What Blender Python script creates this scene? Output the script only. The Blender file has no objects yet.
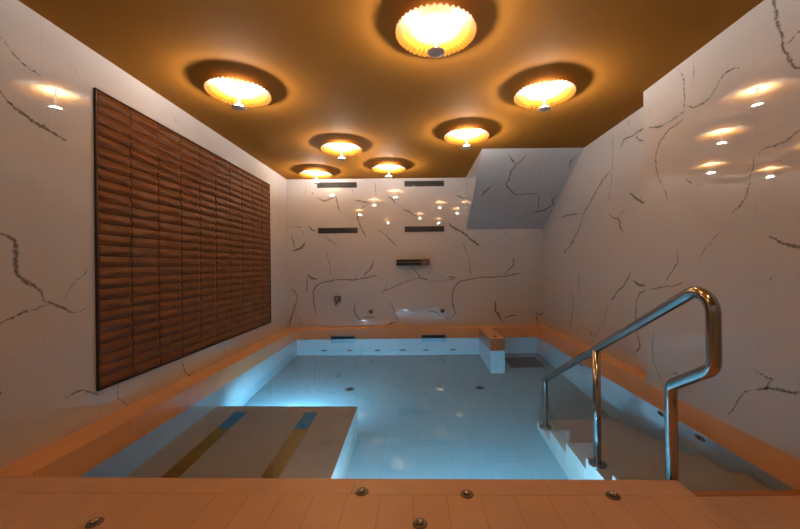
import bpy, bmesh, math, random
from mathutils import Vector, Matrix

random.seed(7)
C = bpy.context.scene.collection
PI = math.pi

# ------------------------------------------------------------------ veins
# hand-drawn vein lines of the marble, in wall coordinates (metres)
VEINS = {
'L': [
  (2, [(1.857,2.241),(1.882,2.212),(1.929,2.172),(1.978,2.158),(2.045,2.142)]),
  (1, [(2.061,2.175),(2.092,2.15),(2.125,2.125)]),
  (3, [(1.848,1.963),(1.873,1.931),(1.906,1.9),(1.954,1.875),(2.004,1.856),(2.057,1.845),(2.122,1.828),(2.199,1.821)]),
  (1, [(2.213,2.311),(2.231,2.286),(2.253,2.28),(2.287,2.25)]),
  (1, [(2.098,1.945),(2.093,1.859)]),
  (1, [(2.379,2.396),(2.389,2.354)]),
  (2, [(2.188,2.427),(2.197,2.421)]),
  (3, [(1.817,1.217),(1.841,1.215),(1.88,1.2),(1.906,1.172),(1.916,1.135),(1.916,1.074),(1.921,1.005),(1.952,0.973),(1.988,0.935),(2.032,0.897),(2.055,0.849)]),
  (1, [(2.261,1.615),(2.319,1.621),(2.381,1.615)]),
  (1, [(2.343,1.061),(2.312,0.996),(2.254,0.943),(2.207,0.893),(2.18,0.837)]),
  (2, [(1.809,0.732),(1.837,0.744),(1.896,0.768),(1.951,0.799),(1.992,0.794),(2.034,0.809),(2.088,0.815)]),
  (3, [(2.044,0.848),(2.098,0.82),(2.145,0.799),(2.204,0.763),(2.246,0.747)]),
  (1, [(2.246,0.747),(2.3,0.761),(2.357,0.771)]),
  (1, [(2.104,0.519),(2.085,0.476)]),
  (3, [(1.82,0.425),(1.838,0.378)]),
  (1, [(2.03,0.363),(2.021,0.311)]),
  (2, [(2.168,0.238),(2.219,0.245),(2.283,0.242),(2.339,0.21),(2.398,0.163),(2.448,0.178)]),
  (1, [(2.398,0.163),(2.402,0.107),(2.404,0.041)]),
  (2, [(2.553,0.198),(2.558,0.092),(2.608,0.038),(2.651,-0.002)]),
  (2, [(3.255,0.17),(3.299,0.054),(3.368,0.003),(3.442,0.027)]),
  (1, [(1.913,0.169),(1.929,0.196)]),
  (1, [(4.802,0.174),(4.862,0.081),(4.91,-0.012)]),
  (2, [(3.982,0.11),(4.023,0.055),(4.056,-0.005)]),
  (1, [(3.667,0.091),(3.702,0.037)]),
  (1, [(5.539,0.289),(5.491,-0.013)]),
  (1, [(3.149,2.408),(3.207,2.351),(3.269,2.321)]),
  (1, [(5.542,2.347),(5.561,2.186)]),
  (1, [(5.696,2.371),(5.642,2.142),(5.57,1.88),(5.677,1.678)]),
],
'B': [
  (1, [(-1.812,2.385),(-1.849,2.235)]),
  (2, [(-1.731,2.275),(-1.704,2.234)]),
  (2, [(-1.65,2.187),(-1.528,2.123),(-1.363,2.176),(-1.33,2.203)]),
  (2, [(-1.33,2.203),(-1.304,2.066),(-1.256,1.923)]),
  (1, [(-1.502,1.999),(-1.551,1.959)]),
  (1, [(-1.047,2.309),(-1.035,2.213)]),
  (2, [(-1.022,2.139),(-0.926,2.111),(-0.79,2.088),(-0.708,2.065)]),
  (1, [(-0.763,2.06),(-0.845,2.033),(-0.914,1.979),(-0.964,1.912)]),
  (2, [(-0.969,1.925),(-0.957,1.789),(-0.909,1.665),(-0.823,1.5)]),
  (1, [(-0.663,2.442),(-0.639,2.168)]),
  (2, [(-0.474,2.207),(-0.379,2.152),(-0.298,2.055)]),
  (2, [(-0.203,1.986),(-0.108,1.93),(0.0,1.861)]),
  (1, [(-0.298,2.055),(-0.203,1.986)]),
  (1, [(-2.188,1.698),(-2.051,1.691),(-1.915,1.689),(-1.833,1.683)]),
  (2, [(-1.805,1.71),(-1.738,1.646),(-1.656,1.591)]),
  (2, [(-2.08,1.541),(-2.049,1.445),(-2.041,1.335)]),
  (3, [(-2.083,1.281),(-2.001,1.308),(-1.918,1.334),(-1.835,1.443)]),
  (1, [(-1.861,1.648),(-1.895,1.525)]),
  (1, [(-1.534,1.549),(-1.452,1.466),(-1.344,1.41),(-1.29,1.341)]),
  (2, [(-0.617,1.635),(-0.495,1.538),(-0.373,1.414),(-0.306,1.344)]),
  (1, [(-1.509,1.298),(-1.478,1.161),(-1.443,1.052),(-1.426,0.86)]),
  (3, [(-1.814,0.891),(-1.746,0.822),(-1.651,0.802)]),
  (2, [(-1.814,0.891),(-1.823,0.755),(-1.831,0.591)]),
  (2, [(-0.639,0.865),(-0.748,0.847),(-0.885,0.813),(-1.05,0.796),(-1.268,0.798),(-1.432,0.778),(-1.597,0.752),(-1.679,0.699),(-1.721,0.603),(-1.718,0.398),(-1.689,0.261),(-1.698,0.18)]),
  (1, [(-1.698,0.18),(-1.781,0.098)]),
  (2, [(-0.718,1.126),(-0.725,1.017),(-0.788,0.949),(-0.885,0.841)]),
  (3, [(-1.008,0.869),(-0.995,0.828)]),
  (2, [(-0.025,0.791),(-0.175,0.751),(-0.34,0.685),(-0.45,0.637),(-0.587,0.578)]),
  (1, [(-0.476,0.768),(-0.526,0.632)]),
  (2, [(-2.103,0.648),(-2.022,0.593),(-1.988,0.483),(-2.038,0.347),(-2.095,0.184),(-2.137,0.02)]),
  (1, [(-2.039,0.279),(-1.972,0.155),(-1.919,0.032)]),
  (2, [(-1.026,0.418),(-1.041,0.282),(-1.015,0.2),(-0.934,0.117),(-0.893,0.048)]),
  (2, [(-0.892,0.144),(-0.783,0.17),(-0.674,0.155)]),
  (1, [(-0.452,0.44),(-0.358,0.247),(-0.318,0.138),(-0.333,0.015)]),
  (3, [(-0.346,0.083),(-0.429,0.043),(-0.511,0.025)]),
  (1, [(-0.179,0.41),(-0.207,0.328)]),
  (2, [(-0.083,1.912),(0.034,1.852)]),
  (1, [(0.627,2.258),(0.76,2.286)]),
  (2, [(0.671,2.213),(0.802,2.147),(0.876,2.152)]),
  (3, [(0.548,1.729),(0.679,1.624),(0.796,1.579),(0.913,1.475),(1.088,1.34)]),
  (2, [(1.503,1.592),(1.555,1.503)]),
  (1, [(0.795,1.417),(0.852,1.24)]),
  (2, [(-0.093,1.018),(0.024,0.899),(0.082,0.81),(0.17,0.795),(0.258,0.756)]),
  (1, [(0.082,0.81),(-0.095,0.783)]),
  (1, [(0.258,0.756),(0.494,0.771),(0.729,0.789)]),
  (1, [(0.275,0.97),(0.2,0.839)]),
  (3, [(0.553,0.829),(0.676,0.81)]),
  (1, [(0.852,1.259),(0.903,1.096),(0.93,0.831)]),
  (2, [(1.761,0.881),(1.642,0.853),(1.465,0.82),(1.289,0.807),(1.083,0.815),(0.906,0.778),(0.758,0.745),(0.684,0.701),(0.624,0.599),(0.616,0.393),(0.636,0.275),(0.67,0.216),(0.605,0.143)]),
  (1, [(0.605,0.143),(0.545,0.099),(0.429,0.189)]),
  (2, [(1.651,1.147),(1.644,1.015),(1.57,0.942),(1.495,0.831)]),
  (3, [(1.363,0.871),(1.392,0.841)]),
  (2, [(0.179,0.25),(0.341,0.234),(0.414,0.174)]),
  (3, [(1.329,0.415),(1.342,0.238),(1.4,0.149),(1.457,0.045)]),
  (2, [(1.458,0.119),(1.591,0.162),(1.709,0.152)]),
  (2, [(2.004,0.202),(2.032,0.084),(2.06,-0.005)]),
  (2, [(2.004,0.196),(2.092,0.165),(2.151,0.215)]),
],
'S': [
  (2, [(1.222,0.064),(1.294,0.123),(1.349,0.15)]),
  (2, [(1.454,0.058),(1.395,0.124),(1.349,0.15),(1.313,0.23),(1.317,0.314),(1.296,0.373),(1.374,0.438),(1.465,0.494),(1.569,0.503),(1.688,0.489),(1.87,0.502)]),
  (1, [(1.87,0.502),(2.141,0.493)]),
  (3, [(1.096,0.391),(1.039,0.448),(0.988,0.515)]),
  (1, [(0.994,0.559),(1.038,0.627)]),
  (1, [(1.421,0.508),(1.386,0.585)]),
  (2, [(1.825,0.512),(1.894,0.624),(1.921,0.73)]),
  (1, [(1.583,0.821),(1.747,0.79),(1.863,0.749)]),
  (3, [(1.863,0.749),(2.022,0.719),(2.085,0.665),(2.135,0.637)]),
  (2, [(2.103,0.514),(2.071,0.569),(2.122,0.637),(2.257,0.758)]),
  (2, [(1.69,0.197),(1.731,0.233)]),
  (2, [(2.099,0.071),(2.065,0.121),(2.069,0.173),(2.106,0.209)]),
  (2, [(0.903,0.965),(0.977,0.98)]),
],
'R': [
  (1, [(3.849,2.42),(3.854,2.164),(3.885,1.942),(3.93,1.777),(3.97,1.667)]),
  (2, [(3.562,2.46),(3.563,2.394)]),
  (2, [(3.704,2.229),(3.642,2.289),(3.521,2.286),(3.437,2.281),(3.299,2.291)]),
  (2, [(3.466,2.279),(3.398,2.203),(3.301,2.157)]),
  (2, [(3.909,2.035),(4.048,1.981),(4.197,1.893),(4.358,1.781),(4.532,1.66),(4.645,1.504),(4.803,1.36)]),
  (2, [(5.231,1.703),(4.918,1.698),(4.641,1.676)]),
  (3, [(3.553,1.73),(3.469,1.656),(3.368,1.597),(3.292,1.573)]),
  (2, [(3.945,1.56),(3.816,1.505),(3.742,1.476),(3.729,1.405),(3.673,1.344)]),
  (1, [(3.816,1.505),(3.623,1.569)]),
  (1, [(4.922,1.534),(4.843,1.381)]),
  (2, [(4.761,1.475),(4.819,1.373),(4.971,1.256),(5.197,1.171)]),
  (3, [(4.788,1.353),(4.928,1.279)]),
  (2, [(4.674,0.893),(4.682,0.562)]),
  (2, [(4.902,0.651),(4.839,0.511),(4.91,0.285),(5.0,0.067)]),
  (1, [(5.479,0.528),(5.553,0.15)]),
  (1, [(4.77,0.093),(4.756,0.007)]),
  (2, [(3.545,0.946),(3.636,0.823),(3.805,0.701),(3.937,0.603)]),
  (1, [(3.937,0.603),(4.021,0.475),(4.092,0.313),(4.232,0.195),(4.396,0.0)]),
  (3, [(4.426,0.191),(4.309,0.132)]),
  (3, [(3.533,0.867),(3.441,0.819),(3.323,0.813)]),
  (2, [(3.286,0.767),(3.402,0.738),(3.465,0.651),(3.48,0.468),(3.45,0.319),(3.419,0.223),(3.516,0.109)]),
  (1, [(3.676,1.149),(3.677,1.094)]),
],
'N': [
  (3, [(1.964,2.507),(1.952,2.461),(1.928,2.369),(1.914,2.286),(1.894,2.188),(1.877,2.118),(1.855,2.057),(1.812,2.004),(1.755,1.967)]),
  (3, [(1.883,2.169),(1.854,2.175),(1.826,2.192),(1.794,2.194)]),
  (2, [(2.637,2.459),(2.598,2.363),(2.589,2.242),(2.586,2.125)]),
  (1, [(2.501,2.472),(2.502,2.408)]),
  (3, [(2.502,2.408),(2.497,2.31)]),
  (1, [(2.497,2.31),(2.515,2.239)]),
  (2, [(2.579,2.163),(2.496,2.118),(2.417,2.106),(2.361,2.126),(2.308,2.166),(2.256,2.22),(2.207,2.224),(2.146,2.191)]),
  (2, [(2.586,2.125),(2.647,2.118),(2.717,2.116)]),
  (1, [(2.972,2.34),(2.968,2.224)]),
  (3, [(2.98,2.163),(2.869,2.124),(2.766,2.115)]),
  (2, [(2.766,2.115),(2.67,2.119),(2.591,2.128)]),
  (2, [(2.591,2.078),(2.67,2.069),(2.767,2.045),(2.845,1.993),(2.894,1.918),(2.901,1.827),(2.876,1.719),(2.811,1.613),(2.763,1.506)]),
  (3, [(2.587,1.639),(2.513,1.581)]),
  (1, [(2.513,1.581),(2.425,1.545)]),
  (2, [(2.065,1.649),(2.073,1.566),(2.095,1.478),(2.11,1.414),(2.163,1.362),(2.226,1.309)]),
  (1, [(2.06,1.477),(2.103,1.413)]),
  (2, [(1.778,1.702),(1.815,1.699),(1.865,1.676),(1.923,1.66),(1.979,1.66),(2.024,1.662),(2.038,1.634)]),
  (1, [(2.516,1.389),(2.466,1.389)]),
  (1, [(2.259,1.263),(2.319,1.204),(2.392,1.141),(2.45,1.066),(2.486,1.012)]),
  (1, [(2.455,1.012),(2.46,0.949)]),
  (3, [(1.99,1.175),(1.941,1.152),(1.905,1.119),(1.87,1.111),(1.821,1.099),(1.774,1.083)]),
  (1, [(1.93,0.967),(1.968,0.928),(2.013,0.879)]),
  (2, [(2.672,1.149),(2.674,1.021),(2.759,0.933),(2.815,0.842)]),
  (2, [(3.002,0.802),(2.81,0.833),(2.688,0.858),(2.586,0.885)]),
  (2, [(2.93,0.882),(2.916,0.855)]),
  (2, [(2.95,0.448),(2.951,0.401)]),
  (2, [(2.961,0.445),(2.969,0.32),(2.955,0.201),(2.911,0.142),(2.854,0.09),(2.835,0.028)]),
  (2, [(2.797,0.147),(2.704,0.185),(2.618,0.166)]),
  (2, [(2.089,0.393),(2.023,0.377),(1.968,0.37),(2.017,0.303)]),
  (2, [(2.267,0.035),(2.223,0.085),(2.196,0.164),(2.146,0.235),(2.083,0.272)]),
  (3, [(2.068,0.285),(1.968,0.32),(1.89,0.334),(1.829,0.349),(1.772,0.375)]),
],
}


# ------------------------------------------------------------------ dimensions
XL, XR, XN = -2.15, 2.15, 1.97        # left wall, far right wall, near right wall
YB, YF = 5.98, -1.0                   # wall opposite the camera, wall behind it
ZC = 2.491                            # ceiling (0 = top of the pool coping)
WL = -0.165                           # water level
PF = WL - 1.0                         # pool floor
YP = 5.78                             # inner face of the far coping
XI = -1.94                            # inner face of the left coping
LIFT = 0.053

def deck_y(x):                        # front edge of the pool, a touch out of square
    return 1.706 + (x - 0.0) * -0.0245

# ------------------------------------------------------------------ materials
def new_mat(name):
    m = bpy.data.materials.new(name); m.use_nodes = True
    nt = m.node_tree; nt.nodes.clear()
    out = nt.nodes.new('ShaderNodeOutputMaterial')
    return m, nt, out

def N(nt, kind, **kw):
    n = nt.nodes.new(kind)
    for k, v in kw.items():
        if k in n.inputs: n.inputs[k].default_value = v
        else: setattr(n, k, v)
    return n

def principled(name, color, rough=.5, metal=0., spec=.5, noise=0., nscale=8., bump=0., bscale=60., coat=0.):
    m, nt, out = new_mat(name)
    p = N(nt, 'ShaderNodeBsdfPrincipled')
    p.inputs['Base Color'].default_value = (*color, 1)
    p.inputs['Roughness'].default_value = rough
    p.inputs['Metallic'].default_value = metal
    p.inputs['Specular IOR Level'].default_value = spec
    p.inputs['Coat Weight'].default_value = coat
    tc = N(nt, 'ShaderNodeTexCoord')
    if noise:
        t = N(nt, 'ShaderNodeTexNoise'); t.inputs['Scale'].default_value = nscale
        t.inputs['Detail'].default_value = 4
        nt.links.new(tc.outputs['Object'], t.inputs['Vector'])
        mx = N(nt, 'ShaderNodeMix', data_type='RGBA')
        mx.inputs['A'].default_value = (*[c*(1-noise) for c in color], 1)
        mx.inputs['B'].default_value = (*[min(1, c*(1+noise)) for c in color], 1)
        nt.links.new(t.outputs['Fac'], mx.inputs['Factor'])
        nt.links.new(mx.outputs['Result'], p.inputs['Base Color'])
    if bump:
        t = N(nt, 'ShaderNodeTexNoise'); t.inputs['Scale'].default_value = bscale
        nt.links.new(tc.outputs['Object'], t.inputs['Vector'])
        b = N(nt, 'ShaderNodeBump'); b.inputs['Strength'].default_value = bump
        b.inputs['Distance'].default_value = .01
        nt.links.new(t.outputs['Fac'], b.inputs['Height'])
        nt.links.new(b.outputs['Normal'], p.inputs['Normal'])
    nt.links.new(p.outputs[0], out.inputs[0])
    return m

def emission(name, color, strength):
    m, nt, out = new_mat(name)
    e = N(nt, 'ShaderNodeEmission'); e.inputs[0].default_value = (*color, 1); e.inputs[1].default_value = strength
    nt.links.new(e.outputs[0], out.inputs[0]); return m

def marble(name, axis, base=(.555, .52, .505)):
    """polished white marble slabs; axis = the horizontal axis of the wall (0 = x, 1 = y)"""
    m, nt, out = new_mat(name); L = nt.links.new
    p = N(nt, 'ShaderNodeBsdfPrincipled')
    p.inputs['Roughness'].default_value = .018
    p.inputs['Specular IOR Level'].default_value = 1.0
    tc = N(nt, 'ShaderNodeTexCoord')
    cl = N(nt, 'ShaderNodeTexNoise'); cl.inputs['Scale'].default_value = 1.6; cl.inputs['Detail'].default_value = 5
    L(tc.outputs['Object'], cl.inputs['Vector'])
    mx = N(nt, 'ShaderNodeMix', data_type='RGBA')
    mx.inputs['A'].default_value = (*[c*.95 for c in base], 1)
    mx.inputs['B'].default_value = (*[c*1.05 for c in base], 1)
    L(cl.outputs['Fac'], mx.inputs['Factor'])
    # hair-thin slab joints
    sp = N(nt, 'ShaderNodeSeparateXYZ'); L(tc.outputs['Object'], sp.inputs[0])
    def joint(sock, off, period):
        a = N(nt, 'ShaderNodeMath', operation='ADD'); a.inputs[1].default_value = off + 100*period; L(sock, a.inputs[0])
        b = N(nt, 'ShaderNodeMath', operation='MODULO'); b.inputs[1].default_value = period; L(a.outputs[0], b.inputs[0])
        c = N(nt, 'ShaderNodeMath', operation='LESS_THAN'); c.inputs[1].default_value = .0035; L(b.outputs[0], c.inputs[0])
        return c.outputs[0]
    j1 = joint(sp.outputs[axis], .35, 1.2); j2 = joint(sp.outputs[2], -.55, 1.2)
    mxj = N(nt, 'ShaderNodeMath', operation='MAXIMUM'); L(j1, mxj.inputs[0]); L(j2, mxj.inputs[1])
    js = N(nt, 'ShaderNodeMath', operation='MULTIPLY'); js.inputs[1].default_value = .22; L(mxj.outputs[0], js.inputs[0])
    m2 = N(nt, 'ShaderNodeMix', data_type='RGBA'); m2.inputs['B'].default_value = (.3, .27, .25, 1)
    L(mx.outputs['Result'], m2.inputs['A']); L(js.outputs[0], m2.inputs['Factor'])
    # drawn veins: the attribute peaks along each vein, broken up by noise
    at = N(nt, 'ShaderNodeAttribute'); at.attribute_name = 'vein'
    nz = N(nt, 'ShaderNodeTexNoise'); nz.inputs['Scale'].default_value = 62; nz.inputs['Detail'].default_value = 6
    L(tc.outputs['Object'], nz.inputs['Vector'])
    s = N(nt, 'ShaderNodeMath', operation='MULTIPLY_ADD'); s.inputs[1].default_value = 3.0; s.inputs[2].default_value = -1.5
    L(nz.outputs['Fac'], s.inputs[0])
    ad = N(nt, 'ShaderNodeMath', operation='ADD'); L(at.outputs['Fac'], ad.inputs[0]); L(s.outputs[0], ad.inputs[1])
    rp = N(nt, 'ShaderNodeMapRange'); rp.inputs['From Min'].default_value = .1; rp.inputs['From Max'].default_value = .9
    rp.inputs['To Max'].default_value = .85
    L(ad.outputs[0], rp.inputs['Value'])
    gate = N(nt, 'ShaderNodeMapRange'); gate.inputs['From Max'].default_value = .25; L(at.outputs['Fac'], gate.inputs['Value'])
    g = N(nt, 'ShaderNodeMath', operation='MULTIPLY'); L(rp.outputs[0], g.inputs[0]); L(gate.outputs[0], g.inputs[1])
    m3 = N(nt, 'ShaderNodeMix', data_type='RGBA'); m3.inputs['B'].default_value = (.10, .085, .075, 1)
    L(m2.outputs['Result'], m3.inputs['A']); L(g.outputs[0], m3.inputs['Factor'])
    L(m3.outputs['Result'], p.inputs['Base Color'])
    L(p.outputs[0], out.inputs[0])
    return m

def tile_mat(name, c1, c2, mortar, bw, rh, ms, rough, plane='xy', rot=0., offset=.5, loc=(0, 0, 0), coat=0., noise=.12):
    m, nt, out = new_mat(name); L = nt.links.new
    p = N(nt, 'ShaderNodeBsdfPrincipled'); p.inputs['Roughness'].default_value = rough
    p.inputs['Coat Weight'].default_value = coat
    tc = N(nt, 'ShaderNodeTexCoord')
    sp = N(nt, 'ShaderNodeSeparateXYZ'); L(tc.outputs['Object'], sp.inputs[0])
    cb = N(nt, 'ShaderNodeCombineXYZ')
    L(sp.outputs['xyz'.index(plane[0])], cb.inputs[0]); L(sp.outputs['xyz'.index(plane[1])], cb.inputs[1])
    mp = N(nt, 'ShaderNodeMapping'); mp.inputs['Location'].default_value = loc; mp.inputs['Rotation'].default_value = (0, 0, rot)
    L(cb.outputs[0], mp.inputs['Vector'])
    br = N(nt, 'ShaderNodeTexBrick'); br.offset = offset
    br.inputs['Color1'].default_value = (*c1, 1); br.inputs['Color2'].default_value = (*c2, 1)
    br.inputs['Mortar'].default_value = (*mortar, 1); br.inputs['Scale'].default_value = 1
    br.inputs['Brick Width'].default_value = bw; br.inputs['Row Height'].default_value = rh
    br.inputs['Mortar Size'].default_value = ms; br.inputs['Mortar Smooth'].default_value = .3
    L(mp.outputs[0], br.inputs['Vector'])
    nz = N(nt, 'ShaderNodeTexNoise'); nz.inputs['Scale'].default_value = 6; nz.inputs['Detail'].default_value = 6
    L(tc.outputs['Object'], nz.inputs['Vector'])
    mr = N(nt, 'ShaderNodeMapRange'); mr.inputs['To Min'].default_value = 1-noise; mr.inputs['To Max'].default_value = 1+noise
    L(nz.outputs['Fac'], mr.inputs['Value'])
    mu = N(nt, 'ShaderNodeMix', data_type='RGBA', blend_type='MULTIPLY'); mu.inputs['Factor'].default_value = 1
    L(br.outputs['Color'], mu.inputs['A']); L(mr.outputs[0], mu.inputs['B'])
    L(mu.outputs['Result'], p.inputs['Base Color'])
    L(p.outputs[0], out.inputs[0]); return m

M = {}
M['marble_x'] = marble('marble facing, wall across', 0)
M['marble_y'] = marble('marble facing, wall along', 1)
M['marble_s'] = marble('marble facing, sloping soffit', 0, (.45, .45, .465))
OR1, OR2, ORM = (.62, .385, .27), (.65, .405, .285), (.46, .27, .18)
M['deck'] = tile_mat('terracotta deck stone', OR1, OR2, ORM, .62, .148, .0022, .34, 'xy', PI/2, .42, (.12, .02, 0))
OC1, OC2 = (.74, .39, .19), (.77, .41, .20)
M['coping_y'] = tile_mat('terracotta coping stone', OC1, OC2, ORM, .6, .5, .002, .3, 'yx', 0, 0, (0, .1, 0))
M['coping_x'] = tile_mat('terracotta coping stone across', OC1, OC2, ORM, .6, .5, .002, .3, 'xy', 0, 0, (0, .1, 0))
PT1, PT2, PTM = (.25, .375, .405), (.265, .395, .425), (.215, .33, .36)  # white-beige tile with the underwater lamps' blue light mixed into its colour
M['pool_tile'] = tile_mat('pool floor tile tinted lamp blue', PT1, PT2, PTM, 1.2, .3, .004, .35, 'yx', 0, .5)
PW1, PW2, PWM = (.38, .47, .49), (.40, .49, .51), (.33, .41, .43)
PB1, PB2, PBM = (.50, .455, .41), (.52, .475, .43), (.44, .40, .36)
M['step_tile'] = tile_mat('beige tile of steps and platform', PB1, PB2, PBM, 1.2, .6, .003, .35, 'yx', 0, .5)
M['pool_tile_w'] = tile_mat('pale pool tile wall', PW1, PW2, PWM, .6, .3, .004, .35, 'xz', 0, .5)
M['ceiling'] = principled('bronze gold satin ceiling paint', (.285, .116, .017), .75, .0, .05, .06, 2.0)
M['steel'] = principled('brushed stainless steel', (.44, .42, .40), .14, 1.)
M['dark_steel'] = principled('darkened steel', (.22, .19, .16), .3, 1.)
M['black'] = principled('black recess', (.012, .011, .010), .6)
M['vent_frame'] = principled('grey bronze vent metal', (.05, .042, .038), .5, .2)
M['grate'] = principled('dark grey pool grate', (.08, .09, .10), .6)
M['strip_metal'] = principled('strip metal in reflected orange', (.42, .235, .055), .25, .9, .5, .3, 5)  # steel strips; orange reflected from the ceiling is put into this colour
M['blue'] = principled('strip end in reflected blue', (.01, .26, .62), .35)  # sky-blue reflected light painted as the colour of the strip ends
def shade_mat():
    m, nt, out = new_mat('pleated amber lamp shade'); L = nt.links.new
    p = N(nt, 'ShaderNodeBsdfPrincipled'); p.inputs['Roughness'].default_value = .5; p.inputs['Specular IOR Level'].default_value = .3
    tc = N(nt, 'ShaderNodeTexCoord'); mp = N(nt, 'ShaderNodeMapping'); mp.inputs['Scale'].default_value = (1, 1, 0)
    L(tc.outputs['Object'], mp.inputs['Vector'])
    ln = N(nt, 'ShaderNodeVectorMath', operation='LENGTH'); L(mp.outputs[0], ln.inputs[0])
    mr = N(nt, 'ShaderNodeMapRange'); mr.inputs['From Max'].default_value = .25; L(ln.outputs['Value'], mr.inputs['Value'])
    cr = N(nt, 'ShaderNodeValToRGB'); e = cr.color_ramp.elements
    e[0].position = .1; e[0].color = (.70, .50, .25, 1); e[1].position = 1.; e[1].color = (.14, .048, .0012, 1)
    k = e.new(.48); k.color = (.19, .085, .008, 1)  # whitish middle puts the emitter's brightness into the shade colour
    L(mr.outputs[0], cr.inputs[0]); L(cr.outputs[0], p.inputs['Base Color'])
    c2 = N(nt, 'ShaderNodeValToRGB'); e = c2.color_ramp.elements          # lamplight painted as a glow on the opaque centre
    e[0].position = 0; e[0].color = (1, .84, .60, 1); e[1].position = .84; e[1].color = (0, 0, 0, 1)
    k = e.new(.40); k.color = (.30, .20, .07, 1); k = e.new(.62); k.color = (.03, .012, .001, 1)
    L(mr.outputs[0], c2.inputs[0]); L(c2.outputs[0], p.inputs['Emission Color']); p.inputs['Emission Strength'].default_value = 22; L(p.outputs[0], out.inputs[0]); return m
M['shade'] = shade_mat()
M['shade_back'] = principled('lamp shade back', (.35, .16, .04), .5)
M['disc'] = principled('white lamp disc', (.62, .44, .35), .4)
M['bulb'] = emission('lamp bulb glow', (1., .86, .74), 960)
M['led'] = emission('underwater lamp lens', (.45, .75, 1.), 12)

def panel_mat():
    m, nt, out = new_mat('bronze glazed wall tile'); L = nt.links.new
    p = N(nt, 'ShaderNodeBsdfPrincipled')
    p.inputs['Roughness'].default_value = .42; p.inputs['Specular IOR Level'].default_value = .18
    tc = N(nt, 'ShaderNodeTexCoord')
    mp = N(nt, 'ShaderNodeMapping'); mp.inputs['Scale'].default_value = (1, 2.2, 14)
    L(tc.outputs['Object'], mp.inputs['Vector'])
    nz = N(nt, 'ShaderNodeTexNoise'); nz.inputs['Scale'].default_value = 2.2; nz.inputs['Detail'].default_value = 5
    L(mp.outputs[0], nz.inputs['Vector'])
    cr = N(nt, 'ShaderNodeValToRGB')
    cr.color_ramp.elements[0].position = .3; cr.color_ramp.elements[0].color = (.085, .024, .005, 1)
    cr.color_ramp.elements[1].position = .75; cr.color_ramp.elements[1].color = (.19, .066, .016, 1)
    L(nz.outputs['Fac'], cr.inputs[0]); L(cr.outputs[0], p.inputs['Base Color'])
    L(p.outputs[0], out.inputs[0]); return m
M['panel'] = panel_mat()
M['panel_edge'] = principled('dark bronze panel edge', (.045, .025, .018), .45, .4)

def water_mat():
    m, nt, out = new_mat('pool water'); L = nt.links.new
    g = N(nt, 'ShaderNodeBsdfPrincipled')
    g.inputs['Base Color'].default_value = (.93, .98, 1, 1)
    g.inputs['Roughness'].default_value = .0
    g.inputs['IOR'].default_value = 1.33
    g.inputs['Transmission Weight'].default_value = 1
    tc = N(nt, 'ShaderNodeTexCoord')
    nz = N(nt, 'ShaderNodeTexNoise'); nz.inputs['Scale'].default_value = 5.5; nz.inputs['Detail'].default_value = 1.5
    L(tc.outputs['Object'], nz.inputs['Vector'])
    b = N(nt, 'ShaderNodeBump'); b.inputs['Strength'].default_value = .04; b.inputs['Distance'].default_value = .012
    L(nz.outputs['Fac'], b.inputs['Height']); L(b.outputs['Normal'], g.inputs['Normal'])
    L(g.outputs[0], out.inputs[0]); return m
M['water'] = water_mat()

# ------------------------------------------------------------------ helpers
def obj(name, bm, mats, parent=None, smooth=False, loc=None):
    bmesh.ops.recalc_face_normals(bm, faces=bm.faces[:]) if not bm.faces.layers.int.get('keep') else None
    me = bpy.data.meshes.new(name); bm.to_mesh(me); bm.free()
    if not isinstance(mats, (list, tuple)): mats = [mats]
    for m in mats: me.materials.append(m)
    if smooth:
        for f in me.polygons: f.use_smooth = True
    o = bpy.data.objects.new(name, me); C.objects.link(o)
    if parent: o.parent = parent
    if loc: o.location = loc
    return o

def thing(name, label, cat, loc=(0, 0, 0), group=None):
    o = bpy.data.objects.new(name, None); C.objects.link(o); o.location = loc
    o.empty_display_size = .05
    return tag(o, label, cat, group)

def tag(o, label, cat, group=None):
    o['label'] = label; o['category'] = cat
    if group: o['group'] = group
    return o

def struct(o, label=None, cat=None):
    o['kind'] = 'structure'
    if label: o['label'] = label
    if cat: o['category'] = cat
    return o

def box(bm, a, b, mi=0, bev=0.):
    x0, y0, z0 = a; x1, y1, z1 = b
    vs = [bm.verts.new(v) for v in ((x0,y0,z0),(x1,y0,z0),(x1,y1,z0),(x0,y1,z0),(x0,y0,z1),(x1,y0,z1),(x1,y1,z1),(x0,y1,z1))]
    fs = [bm.faces.new([vs[i] for i in q]) for q in ((3,2,1,0),(4,5,6,7),(0,1,5,4),(1,2,6,5),(2,3,7,6),(3,0,4,7))]
    for f in fs: f.material_index = mi
    if bev:
        es = list({e for f in fs for e in f.edges})
        r = bmesh.ops.bevel(bm, geom=es, offset=bev, segments=2, profile=.5, affect='EDGES')
        for f in r['faces']: f.material_index = mi
    return fs

def prism(bm, pts, z0, z1, mi=0):
    lo = [bm.verts.new((x, y, z0)) for x, y in pts]; hi = [bm.verts.new((x, y, z1)) for x, y in pts]
    n = len(pts)
    fs = [bm.faces.new(lo[::-1]), bm.faces.new(hi)]
    for i in range(n): fs.append(bm.faces.new((lo[i], lo[(i+1) % n], hi[(i+1) % n], hi[i])))
    for f in fs: f.material_index = mi

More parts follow.
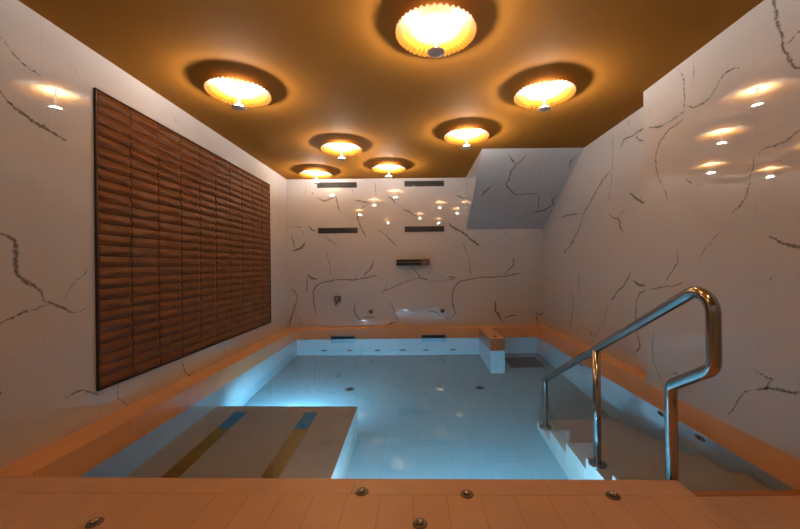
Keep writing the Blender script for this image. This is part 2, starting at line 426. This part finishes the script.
def lathe(bm, prof, seg=32, mi=0, mat=None):
    """profile [(r, z)...] about z; r = 0 closes"""
    mat = mat or Matrix.Identity(4)
    rings = []
    for r, z in prof:
        if r < 1e-6: rings.append([bm.verts.new(mat @ Vector((0, 0, z)))])
        else: rings.append([bm.verts.new(mat @ Vector((r*math.cos(2*PI*k/seg), r*math.sin(2*PI*k/seg), z))) for k in range(seg)])
    for a, b in zip(rings, rings[1:]):
        for k in range(seg):
            k2 = (k+1) % seg
            vs = [a[k % len(a)], a[k2 % len(a)], b[k2 % len(b)], b[k % len(b)]]
            vs = list(dict.fromkeys(vs))
            if len(vs) > 2:
                f = bm.faces.new(vs); f.material_index = mi

def fillet(pts, rads, n=10):
    out = [Vector(pts[0])]
    for i in range(1, len(pts)-1):
        p, a, b = Vector(pts[i]), Vector(pts[i-1]), Vector(pts[i+1]); r = rads[i-1]
        da, db = (a-p).normalized(), (b-p).normalized()
        ang = da.angle(db); t = r/math.tan(ang/2)
        s, e = p+da*t, p+db*t
        cdir = (da+db).normalized(); c = p + cdir*(r/math.sin(ang/2))
        v0, v1 = s-c, e-c; tot = v0.angle(v1); ax = v0.cross(v1).normalized()
        for k in range(n+1):
            out.append(c + Matrix.Rotation(tot*k/n, 3, ax) @ v0)
    out.append(Vector(pts[-1])); return out

def tube(bm, path, r, seg=20, side=Vector((1, 0, 0)), mi=0):
    rings = []
    for i, p in enumerate(path):
        d = (path[min(i+1, len(path)-1)] - path[max(i-1, 0)]).normalized()
        u = (side - d*side.dot(d)).normalized(); v = d.cross(u)
        rings.append([bm.verts.new(p + u*r*math.cos(2*PI*k/seg) + v*r*math.sin(2*PI*k/seg)) for k in range(seg)])
    for a, b in zip(rings, rings[1:]):
        for k in range(seg): bm.faces.new((a[k], a[(k+1) % seg], b[(k+1) % seg], b[k])).material_index = mi
    bm.faces.new(rings[0][::-1]); bm.faces.new(rings[-1])

# ------------------------------------------------------------------ marble walls with drawn veins
def resample(pts, step=.022):
    out = []
    for a, b in zip(pts, pts[1:]):
        a, b = Vector(a), Vector(b); n = max(1, int((b-a).length/step))
        for k in range(n): out.append(a.lerp(b, k/n))
    out.append(Vector(pts[-1])); return out

def add_veins(bm, key, mapping, facing, lift=.0006, mi=0, clip=None):
    lay = bm.verts.layers.float.get('vein') or bm.verts.layers.float.new('vein')
    rnd = random.Random(key)
    for w, pts in VEINS.get(key, []):
        W = {1: .0050, 2: .0088, 3: .0125}[w] * {'B': 1.45, 'S': 1.3, 'R': 1.2, 'L': .95, 'N': .8}[key]
        peak = {1: .62, 2: .85, 3: 1.1}[w] + {'B': .2, 'S': .15, 'R': .12, 'L': .0, 'N': .0}[key]
        P = resample([Vector(p) for p in pts]); n = len(P)
        if n < 2: continue
        rows = []; sw = 1.; off = 0.
        for i, p in enumerate(P):
            d = (P[min(i+1, n-1)] - P[max(i-1, 0)]).normalized(); nn = Vector((-d.y, d.x))
            off = off*.5 + rnd.uniform(-1, 1)*.0055
            sw = sw*.55 + .45*rnd.uniform(.45, 1.7)
            tp = min(1, (i+.6)/3.5, (n-1-i+.6)/3.5)
            hw = W*sw*(.35+.65*tp)
            c = p + nn*off
            a = bm.verts.new(mapping(c+nn*hw*1.25, lift)); m_ = bm.verts.new(mapping(c, lift)); b = bm.verts.new(mapping(c-nn*hw*1.25, lift))
            a[lay] = 0; b[lay] = 0; m_[lay] = peak*(.55+.45*tp)
            rows.append((a, m_, b))
        for r0, r1 in zip(rows, rows[1:]):
            for q in ((r0[0], r1[0], r1[1], r0[1]), (r0[1], r1[1], r1[2], r0[2])):
                f = bm.faces.new(q); f.normal_update(); f.material_index = mi
                if f.normal.dot(facing) < 0: f.normal_flip()

def wall(name, boxes, key, mapping, facing, mat, extra=None):
    bm = bmesh.new(); lay = bm.verts.layers.float.new('vein')
    for a, b in boxes: box(bm, a, b)
    if extra: extra(bm)
    bmesh.ops.recalc_face_normals(bm, faces=bm.faces[:])
    bm.faces.layers.int.new('keep')
    for k, mp, fc in ([(key, mapping, facing)] if isinstance(key, str) else key or []): add_veins(bm, k, mp, fc)
    return struct(obj(name, bm, mat))

wall('wall_left', [((XL-.12, YF-.12, PF), (XL, YB+.12, ZC))], 'L', lambda p, l: (XL+l, p.x, p.y), Vector((1, 0, 0)), M['marble_y'])
wall('wall_back', [((XL, YB, PF), (XR, YB+.12, ZC))], 'B', lambda p, l: (p.x, YB-l, p.y), Vector((0, -1, 0)), M['marble_x'])
wall('wall_right', [((XR, 3.05, PF), (XR+.12, YB+.12, ZC)), ((XN, YF-.12, 0), (XR+.12, 3.05, ZC))],
     [('R', lambda p, l: (XR-l, p.x, p.y), Vector((-1, 0, 0))), ('N', lambda p, l: (XN-l, p.x, p.y), Vector((-1, 0, 0)))],
     None, None, M['marble_y'])
wall('wall_front', [((XL, YF-.12, -.3), (XN, YF, ZC))], None, None, None, M['marble_x'])

# sloping marble soffit under the stairs
bm = bmesh.new(); bm.verts.layers.float.new('vein')
SX0, SY0, SZ1 = .86, 4.50, 1.615
vs = [[bm.verts.new((x, y, z)) for y, z in ((SY0, ZC), (YB, SZ1), (YB, ZC))] for x in (SX0, XR)]
bm.faces.new(vs[0]); bm.faces.new(vs[1][::-1])
for i in range(3): bm.faces.new((vs[0][i], vs[0][(i+1) % 3], vs[1][(i+1) % 3], vs[1][i]))
bmesh.ops.recalc_face_normals(bm, faces=bm.faces[:]); bm.faces.layers.int.new('keep')
sn = Vector((0, -(ZC-SZ1), -(YB-SY0))).normalized()

S2 = []
for w, pts in VEINS['S']: S2.append((w, [(x, t*math.hypot(YB-SY0, ZC-SZ1)) for x, t in pts]))
VEINS['S'] = S2
sd = Vector((0, YB-SY0, SZ1-ZC)).normalized()
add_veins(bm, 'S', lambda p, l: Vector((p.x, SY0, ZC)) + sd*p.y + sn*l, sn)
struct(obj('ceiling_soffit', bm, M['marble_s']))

bm = bmesh.new(); box(bm, (XL-.12, YF-.12, ZC), (XR+.12, YB+.12, ZC+.12)); struct(obj('ceiling', bm, M['ceiling']))

# ------------------------------------------------------------------ deck, coping, basin
LX = 1.22                                           # right end of the deck, where the entry landing begins
bm = bmesh.new()
prism(bm, [(XL, YF), (LX, YF), (LX, deck_y(LX)-.118), (XL, deck_y(XL)-.118)], -.10, 0)
prism(bm, [(LX, YF), (XN, YF), (XN, .7), (LX, .7)], -.10, 0)
struct(obj('floor', bm, M['deck']))
bm = bmesh.new(); prism(bm, [(XL, deck_y(XL)-.1165), (LX, deck_y(LX)-.1165), (LX, deck_y(LX)), (XL, deck_y(XL))], -.10, 0)
struct(obj('trim_4', bm, tile_mat('terracotta rim stone', OR1, OR2, ORM, .9, 3, .002, .34, 'xy', 0, 0, (.3, 0, 0))))

bm = bmesh.new(); box(bm, (XL, deck_y(XL)+.001, -.17), (XI, YB, 0)); struct(obj('trim_1', bm, M['coping_y']))
bm = bmesh.new(); box(bm, (XI, YP, -.17), (XN, YB, 0)); struct(obj('trim_2', bm, M['coping_x']))
bm = bmesh.new(); box(bm, (XN, 3.05, -.17), (XR, YB, 0)); box(bm, (XN, .7, -.17), (XR, 3.05, -.0005)); struct(obj('trim_3', bm, M['coping_y']))

bm = bmesh.new()                                    # basin: floor slab and four sides below the coping
box(bm, (XL, 1.3, PF-.1), (XR, YB, PF))
f0 = len(bm.faces)
box(bm, (XL, 1.3, PF), (XI, YB, -.17))
box(bm, (XN, .7, PF), (XR, YB, -.17))
box(bm, (XI, YP, PF), (XN, YB, -.17))
prism(bm, [(XI, 1.3), (LX, 1.3), (LX, deck_y(LX)-.02), (XI, deck_y(XI)-.02)], PF, -.10)
bm.faces.ensure_lookup_table()
for i, f in enumerate(bm.faces): f.material_index = 0 if i < f0 else 1
struct(obj('pool_basin', bm, [M['pool_tile'], M['pool_tile_w']]))

# entry landing and steps
bm = bmesh.new()
box(bm, (LX-.06, .7, PF), (XN, 1.795, -.157)); 
box(bm, (LX-.06, 1.795, PF), (XN, 1.835, -.155), 1)
struct(obj('landing', bm, [M['deck'], principled('landing nosing stone', (.40, .165, .062), .3)]))
st = struct(thing('pool_steps', 'submerged flight of pale tiled pool steps beside the handrail', 'steps', (1.57, 1.835, PF)))
ends = [2.147, 2.48, 2.81, 3.147, 3.48]; deps = [.19, .36, .525, .69, .86]
y0 = 1.835
for e, d in zip(ends, deps):
    bm = bmesh.new(); box(bm, (1.173-1.57, y0-1.835, 0), (XN-1.57, e-1.835, WL-d-PF), 0, .004)
    obj('step', bm, M['step_tile'], st); y0 = e

# underwater platform on the left
pl = thing('lounging_platform', 'submerged tiled lounging platform in the near left corner of the pool', 'platform', (XI, 1.72, PF))
PT = .45
bm = bmesh.new()
prism(bm, [(0, deck_y(XI)-1.74), (.575-XI-1.15, deck_y(-.575)-1.74), (.575-XI-1.15, 3.45-1.72), (0, 3.45-1.72)], 0, WL-PT-PF)
obj('body', bm, M['step_tile'], pl)
for xa, xb, lab in ((-1.70, -1.585, 'bronze-toned inlay strip nearer the left wall'), (-1.045, -.925, 'bronze-toned inlay strip nearer the pool')):
    bm = bmesh.new(); box(bm, (xa-XI, .02, WL-PT-PF), (xb-XI, 3.01-1.72, WL-PT-PF+.006), 0, .002)
    s = obj('inlay_strip', bm, M['strip_metal'], pl); s['label'] = lab
    bm = bmesh.new(); box(bm, (xa-XI, 3.01-1.72, WL-PT-PF), (xb-XI, 3.32-1.72, WL-PT-PF+.006), 0, .002)
    s2 = obj('strip_end', bm, M['blue'], s); s2['label'] = 'end of the strip with a painted blue reflection'

# low divider wall near the far right corner
dv = thing('divider_wall', 'low wall with terracotta top jutting from the far side of the pool', 'low wall', (1.12, 4.9, PF))
bm = bmesh.new(); box(bm, (-.098, 0.002, 0), (.098, YP-4.9, -.17-PF)); obj('tiled_base', bm, M['pool_tile_w'], dv)
bm = bmesh.new(); box(bm, (-.1, 0, -.17-PF), (.1, YP-4.9, .001-PF)); obj('coping_cap', bm, M['coping_y'], dv)

# water
bm = bmesh.new()
poly = [(XI, deck_y(XI)-.02), (1.20, deck_y(1.20)-.02), (1.20, 1.834), (XN, 1.834), (XN, YP), (1.22, YP), (1.22, 4.9), (1.02, 4.9), (1.02, YP), (XI, YP)]
f = bm.faces.new([bm.verts.new((x, y, 0)) for x, y in poly]); f.normal_update()
if f.normal.z < 0: f.normal_flip()
bm.faces.layers.int.new('keep')
tag(obj('pool_water', bm, M['water'], None, False, (0, 0, WL)), 'still clear blue water filling the indoor pool', 'water')

# ------------------------------------------------------------------ handrail
RX, RR = 1.215, .0265
BZ = WL-.36; FZ = WL-.86
hr = thing('handrail', 'polished stainless steel handrail descending the pool steps', 'handrail', (RX, 1.70, -.155))
o_ = Vector((RX, 1.70, -.155))
path = fillet([(RX, 1.70, -.157), (RX, 1.70, .440), (RX, 1.452, .590), (RX, 1.452, .952), (RX, 3.368, -.065), (RX, 3.368, FZ)], [.055, .06, .085, .06])
bm = bmesh.new(); tube(bm, [p-o_ for p in path], RR, 24); obj('rail', bm, M['steel'], hr, True)
zm = .952 - .5308*(2.40-1.452)
bm = bmesh.new(); tube(bm, [Vector((RX, 2.40, z))-o_ for z in (BZ, zm)], RR*.95, 24); obj('post', bm, M['steel'], hr, True)
for y, z in ((1.70, -.157), (2.40, BZ), (3.368, FZ)):
    bm = bmesh.new()
    lathe(bm, [(0, 0), (.058, 0), (.058, .006), (.052, .012), (.034, .016), (.031, .022), (0.0, .022)], 28)
    obj('flange', bm, M['dark_steel'], hr, True, (0, y-1.70, z+.155))

# ------------------------------------------------------------------ wall panel
PY0, PY1, PZ0, PZ1 = 2.385, 5.236, .203, 2.240
wp = thing('wall_panel', 'large brown bronze relief tile panel with a wavy surface on left wall', 'wall panel', (XL, (PY0+PY1)/2, PZ0))
ym = (PY0+PY1)/2
bm = bmesh.new()
e = .007
for a, b in (((0, PY0-ym, 0), (0.018, PY0-ym+e, PZ1-PZ0)), ((0, PY1-ym-e, 0), (0.018, PY1-ym, PZ1-PZ0)),
             ((0, PY0-ym, 0), (0.018, PY1-ym, e)), ((0, PY0-ym, PZ1-PZ0-e), (0.018, PY1-ym, PZ1-PZ0))): box(bm, a, b)
obj('frame', bm, M['panel_edge'], wp)
bm = bmesh.new()
NC, NR = 10, 27; cw = (PY1-PY0-2*e)/NC; rh = (PZ1-PZ0-2*e)/NR
NU, NV = 12, 8
rnd = random.Random(3)
for c in range(NC):
    for r in range(NR):
        ph = rnd.uniform(0, 6.28); am = rnd.uniform(.05, .20); tl = rnd.uniform(-.16, .16); hgt = rnd.uniform(.008, .013); base = rnd.uniform(0, .0015)
        gr = []
        for i in range(NU+1):
            u = i/NU; row = []
            crest = .42 + am*math.sin(PI*1.5*u+ph) + tl*(u-.5)
            crest = min(.82, max(.18, crest))
            for j in range(NV+1):
                v = j/NV
                t = v/crest if v < crest else (1-v)/(1-crest)
                t = t*t*(3-2*t)
                h = .006 + base + hgt*t
                g = .0004
                yy = PY0-ym+e + cw*c + g + (cw-2*g)*u; zz = e + rh*r + g + (rh-2*g)*v
                row.append(bm.verts.new((h, yy, zz)))
            gr.append(row)
        for i in range(NU):
            for j in range(NV):
                bm.faces.new((gr[i][j], gr[i+1][j], gr[i+1][j+1], gr[i][j+1]))
        # skirt back to the wall
        rim = [gr[i][0] for i in range(NU+1)] + [gr[NU][j] for j in range(1, NV+1)] + [gr[i][NV] for i in range(NU-1, -1, -1)] + [gr[0][j] for j in range(NV-1, 0, -1)]
        bk = [bm.verts.new((.001, v.co.y, v.co.z)) for v in rim]
        for k in range(len(rim)): bm.faces.new((rim[k], bk[k], bk[(k+1) % len(rim)], rim[(k+1) % len(rim)]))
bm.faces.layers.int.new('keep')
tf = obj('relief_tiles', bm, M['panel'], wp, True)
bm = bmesh.new(); box(bm, (0.0005, PY0-ym+.002, .002), (.004, PY1-ym-.002, PZ1-PZ0-.002)); obj('backing', bm, M['panel_edge'], wp)
for f in tf.data.polygons:
    f.use_smooth = True

# ------------------------------------------------------------------ ceiling lamps
def make_lamp(loc, label):
    t = thing('ceiling_lamp', label, 'lamp', loc, 'pleated amber ceiling lamps')
    n = 44; R = .243; sub = 4
    bm = bmesh.new()
    seg = n*sub
    radii = [.018, .05, .09, .13, .17, .21, .236, R]
    def ring(r, dz, amp):
        vs = []
        for k in range(seg):
            ph = (k % sub)/sub
            w = abs(ph*2-1)*2-1
            a = 2*PI*k/seg
            f_ = r/R
            rr = r + (amp*.2*w if r >= R-1e-6 else 0)
            vs.append(bm.verts.new((rr*math.cos(a), rr*math.sin(a), -.022-.043*f_**1.4 + dz + amp*w*f_)))
        return vs
    lo = [ring(r, 0, .0075) for r in radii]
    for a, b in zip(lo, lo[1:]):
        for k in range(seg): bm.faces.new((a[k], b[k], b[(k+1) % seg], a[(k+1) % seg]))
    bm.faces.layers.int.new('keep')
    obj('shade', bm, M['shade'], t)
    bm = bmesh.new(); lathe(bm, [(0, 0), (.05, 0), (.05, -.010), (.02, -.016), (0, -.016)], 32); obj('ceiling_rose', bm, M['disc'], t, True)
    bm = bmesh.new(); lathe(bm, [(0, -.012), (.007, -.012), (.007, -.176), (0, -.176)], 16); obj('stem', bm, M['disc'], t, True)
    bm = bmesh.new(); lathe(bm, [(.009, -.162), (.024, -.164), (.038, -.168), (.047, -.176)], 24); obj('light_ring', bm, M['bulb'], t, True)
    bm = bmesh.new(); lathe(bm, [(0, -.176), (.047, -.1765), (.053, -.177), (.054, -.179), (.050, -.185), (.036, -.192), (.018, -.196), (0, -.197)], 32); obj('disc', bm, M['disc'], t, True)
    return t
LAMPS = [
    (-1.41, 2.87, 'pleated amber ceiling lamp nearest the left wall beside the bronze tile panel'),
    (.137, 2.15, 'largest pleated amber ceiling lamp, top centre of the picture'),
    (1.084, 2.955, 'pleated amber ceiling lamp nearest the right wall'),
    (.573, 3.895, 'pleated amber ceiling lamp just in front of the marble soffit'),
    (-.875, 4.28, 'pleated amber ceiling lamp, middle one of the far left trio'),
    (-.375, 5.17, 'pleated amber ceiling lamp, right one of the far trio above the gap between the vents'),
    (-1.51, 5.45, 'smallest pleated amber ceiling lamp, in the far left corner above the left vent'),
    (-.84, 1.09, 'pleated amber ceiling lamp nearest the deck on the left, above the lounging platform end'),
    (.72, 1.03, 'pleated amber ceiling lamp nearest the deck on the right, above the handrail end'),
]
first = None
for x, y, lab in LAMPS:
    if first is None: first = make_lamp((x, y, ZC), lab)
    else:
        r = first.copy(); C.objects.link(r); r.location = (x, y, ZC); r['label'] = lab
        r.rotation_euler = (0, 0, random.uniform(0, .6))
        for ch in list(first.children):
            c = ch.copy(); C.objects.link(c); c.parent = r

# ------------------------------------------------------------------ fittings on the back wall
def vent(x, z, label):
    t = thing('air_vent', label, 'vent', (x, YB, z), 'slot air vents')
    w, h = .665, .092
    bm = bmesh.new()
    for a, b in (((-w/2, -.012, -h/2), (w/2, 0, -h/2+.014)), ((-w/2, -.012, h/2-.014), (w/2, 0, h/2)),
                 ((-w/2, -.012, -h/2), (-w/2+.02, 0, h/2)), ((w/2-.02, -.012, -h/2), (w/2, 0, h/2)), ((-.008, -.012, -h/2), (.008, 0, h/2))):
        box(bm, a, b)
    obj('frame', bm, M['vent_frame'], t)
    bm = bmesh.new(); box(bm, (-w/2+.005, -.003, -h/2+.005), (w/2-.005, -.001, h/2-.005)); obj('recess', bm, M['black'], t)
    for z2 in (-.012, .014):
        for s in (-1, 1):
            bm = bmesh.new(); x0, x1 = sorted((s*.010, s*(w/2-.022))); box(bm, (x0, -.010, z2-.004), (x1, -.003, z2+.004))
            obj('slat', bm, M['vent_frame'], t)
vent(-1.306, 2.386, 'dark slot air vent high on the far wall, upper left of four')
vent(.16, 2.396, 'dark slot air vent high on the far wall, upper right of four')
vent(-1.30, 1.622, 'dark slot air vent on the far wall, lower left of four')
vent(.158, 1.632, 'dark slot air vent above the wall spout, lower right of four')

sp = thing('water_spout', 'black metal box water spout protruding from middle of the far wall', 'spout', (-.042, YB, 1.072))
w = .546/2
bm = bmesh.new()
box(bm, (-w, -.11, .040), (w, 0, .052)); box(bm, (-w, -.11, -.052), (w-.12, 0, -.040)); box(bm, (-w, -.11, -.052), (-w+.012, 0, .052)); box(bm, (w-.012, -.11, -.045), (w, 0, .052))
obj('housing', bm, M['vent_frame'], sp)
bm = bmesh.new(); box(bm, (-w+.012, -.095, -.040), (w-.14, -.01, .040)); obj('mouth', bm, M['black'], sp)
bm = bmesh.new(); box(bm, (-w+.02, -.104, .000), (w-.14, -.092, .012)); obj('lip', bm, M['dark_steel'], sp)
bm = bmesh.new(); box(bm, (w-.135, -.105, -.045), (w-.015, -.01, .035), 0, .004); b = obj('end_block', bm, principled('copper brown end block', (.25, .12, .085), .4, .3), sp)
bm = bmesh.new(); lathe(bm, [(0, 0), (.022, 0), (.022, .01), (0, .012)], 20, 0, Matrix.Translation((w-.075, -.105, -.005)) @ Matrix.Rotation(PI/2, 4, 'X')); obj('button', bm, M['steel'], sp)

va = thing('wall_valve', 'small square steel valve plate with lever, low on the far wall', 'valve', (-1.314, YB, .472))
bm = bmesh.new(); box(bm, (-.058, -.010, -.05), (.058, 0, .052), 0, .004); obj('plate', bm, M['dark_steel'], va)
bm = bmesh.new(); lathe(bm, [(.0, 0), (.03, 0), (.028, .045), (0, .05)], 20, 0, Matrix.Translation((.0, -.01, .005)) @ Matrix.Rotation(PI/2, 4, 'X')); obj('hub', bm, M['steel'], va, True)
bm = bmesh.new(); tube(bm, [Vector((0, -.045, 0)), Vector((-.012, -.055, -.05)), Vector((-.02, -.055, -.10))], .011, 12); obj('lever', bm, M['dark_steel'], va, True)

def knob(x, z, lab):
    t = thing('push_button', lab, 'button', (x, YB, z), 'round wall buttons')
    m = Matrix.Rotation(PI/2, 4, 'X')
    bm = bmesh.new(); lathe(bm, [(0, 0), (.040, 0), (.040, .005), (.034, .009), (0, .009)], 24, 0, m); obj('plate', bm, M['dark_steel'], t, True)
    bm = bmesh.new(); lathe(bm, [(0, .008), (.02, .008), (.02, .03), (.016, .034), (0, .034)], 20, 0, m); obj('button', bm, M['vent_frame'], t, True)
knob(-.757, .255, 'small round dark button low on the far wall, left of two')
knob(.446, .255, 'small round dark button low on the far wall, right of two')

# skimmers in the far coping face
def skimmer(x, lab):
    t = thing('skimmer', lab, 'skimmer', (x, YP, -.135), 'skimmer slots')
    w, h = .20, .030
    bm = bmesh.new()
    for a, b in (((-w, -.012, h-.010), (w, 0, h)), ((-w, -.012, -h), (w, 0, -h+.012)), ((-w, -.012, -h), (-w+.022, 0, h)), ((w-.022, -.012, -h), (w, 0, h))): box(bm, a, b)
    obj('frame', bm, M['steel'], t)
    bm = bmesh.new(); box(bm, (-w+.01, -.004, -h+.005), (w-.01, -.0005, h-.005)); obj('slot', bm, M['black'], t)
skimmer(-1.19, 'steel framed skimmer slot in the far pool rim, left of two')
skimmer(.28, 'steel framed skimmer slot in the far pool rim, right of two')

def disc_fitting(name, loc, rot, lab, cat, grp, r=.05, prof=None, mat='dark_steel'):
    t = thing(name, lab, cat, loc, grp)
    bm = bmesh.new(); lathe(bm, prof or [(0, 0), (r, 0), (r*.96, .006), (r*.7, .010), (r*.62, .006), (0, .006)], 28, 0, rot); obj('rim', bm, M[mat], t, True)
    bm = bmesh.new(); lathe(bm, [(0, .006), (r*.42, .006), (r*.38, .013), (0, .015)], 20, 0, rot); obj('nozzle', bm, M['black' if mat == 'dark_steel' else 'dark_steel'], t, True)
    return t
mb = Matrix.Rotation(PI/2, 4, 'X')
ordn = ['first', 'second', 'third', 'fourth', 'fifth', 'sixth']
for i, x in enumerate((-1.5, -1.083, -.63, -.224, .154, .593)):
    disc_fitting('massage_jet', (x, YP, WL-.73), mb, 'small dark water jet under water in far pool wall, %s from the left' % ordn[i], 'jet', 'far wall water jets', .055)
mr = Matrix.Rotation(-PI/2, 4, 'Y')
for y, lab in ((4.26, 'farthest'), (2.865, 'middle'), (2.48, 'nearest')):
    disc_fitting('wall_inlet', (XN, y, WL-.085), mr, 'round dark inlet just under water on the right pool wall, %s of three' % lab, 'inlet', 'right wall inlets', .048)
for x, lab in ((-.83, 'left of two, beyond the lounging platform'), (.785, 'right of two, in front of the divider wall')):
    disc_fitting('floor_inlet', (x, 4.43, PF), Matrix.Identity(4), 'round dark inlet on the pool floor, ' + lab, 'inlet', 'pool floor inlets', .055)
I4 = Matrix.Identity(4)
for x, y, z, lab in ((-1.303, 1.433, 0, 'farthest left of five along the front edge'), (.007, 1.409, 0, 'the one nearest the camera at bottom centre'),
                  (-.253, 1.612, 0, 'left of the centre pair near water'), (.219, 1.587, 0, 'right of the centre pair near water'),
                  (.859, 1.566, 0, 'nearest the handrail'), (1.115, 5.05, .001, 'on top of the low divider wall')):
    nm = 'deck_button'
    t = thing(nm, 'round steel button fitting on the terracotta deck, ' + lab if z == 0 else 'small round steel button fitting ' + lab, 'button', (x, y, z), 'steel deck buttons')
    bm = bmesh.new(); lathe(bm, [(0, 0), (.030, 0), (.029, .004), (.024, .007), (.018, .004), (0, .004)], 32); obj('ring', bm, M['dark_steel'], t, True)
    bm = bmesh.new(); lathe(bm, [(0, .004), (.015, .004), (.015, .010), (.011, .016), (0, .018)], 24); obj('button', bm, M['steel'], t, True)

# floor grate in the alcove
gr = thing('floor_grate', 'square dark grate on the pool floor in the far right alcove', 'grate', (1.60, 5.33, PF))
bm = bmesh.new(); box(bm, (-.24, -.23, .001), (.24, .23, .008)); obj('plate', bm, M['black'], gr)
bm = bmesh.new()
for k in range(16): box(bm, (-.24, -.225+k*.029, .008), (.24, -.225+k*.029+.017, .014))
obj('bars', bm, M['grate'], gr)

# underwater lamps (niches)
def pool_lamp(loc, rotz, energy, lab, tilt=0., size=.16):
    t = thing('pool_lamp', lab, 'lamp', loc, 'underwater pool lamps'); t.rotation_euler = (0, 0, rotz)
    m = Matrix.Rotation(PI/2, 4, 'X')             # faces -y before rotz
    bm = bmesh.new(); lathe(bm, [(.075, 0), (.095, 0), (.092, .012), (.075, .014)], 32, 0, m); obj('rim', bm, M['steel'], t, True)
    bm = bmesh.new(); lathe(bm, [(0, .008), (.074, .008)], 32, 0, m); obj('lens', bm, M['led'], t)
    ld = bpy.data.lights.new('pool_lamp_light', 'AREA'); ld.shape = 'DISK'; ld.size = size; ld.energy = energy; ld.color = (.27, .65, .97)
    lo = bpy.data.objects.new('light', ld); C.objects.link(lo); lo.parent = t; lo.location = (0, -.02, 0)
    lo.rotation_euler = (PI/2+tilt, 0, 0)         # -z of the lamp -> +y ... turned to -y
    lo.rotation_euler = (-PI/2+tilt, 0, 0)
    return t
pool_lamp((-.32, deck_y(-.32)-.02, WL-.62), PI, 24, 'round underwater lamp in the near pool wall beside the lounging platform', .1)
pool_lamp((.55, deck_y(.55)-.02, WL-.36), PI, 29, 'round underwater lamp in the near pool wall left of the handrail', .15)
pool_lamp((-1.25, 3.452, PF+.30), PI, 29, 'round underwater lamp in the far face of the lounging platform', .15)


# ------------------------------------------------------------------ camera
cd = bpy.data.cameras.new('camera'); cam = bpy.data.objects.new('camera', cd); C.objects.link(cam)
cd.sensor_width = 36; cd.lens = 16.0; cd.clip_start = .02
cd.shift_x = -15.5/800; cd.shift_y = .8/800
cam.matrix_world = Matrix.Translation((0, 0, 1.025)) @ Matrix.Rotation(PI/2, 4, 'X') @ Matrix.Rotation(math.radians(-.6), 4, 'Z')
bpy.context.scene.camera = cam
w = bpy.data.worlds.new('world'); bpy.context.scene.world = w; w.use_nodes = True
w.node_tree.nodes['Background'].inputs[0].default_value = (.02, .02, .02, 1)
sc = bpy.context.scene
sc.view_settings.view_transform = 'Standard'
sc.view_settings.look = 'None'
sc.view_settings.exposure = 0.24
try:
    sc.cycles.use_denoising = True
    sc.cycles.max_bounces = 14; sc.cycles.diffuse_bounces = 6; sc.cycles.glossy_bounces = 6; sc.cycles.transmission_bounces = 10
    sc.cycles.sample_clamp_indirect = 6.0
    sc.cycles.caustics_refractive = True; sc.cycles.caustics_reflective = False
    sc.cycles.blur_glossy = 0.1
except Exception: pass
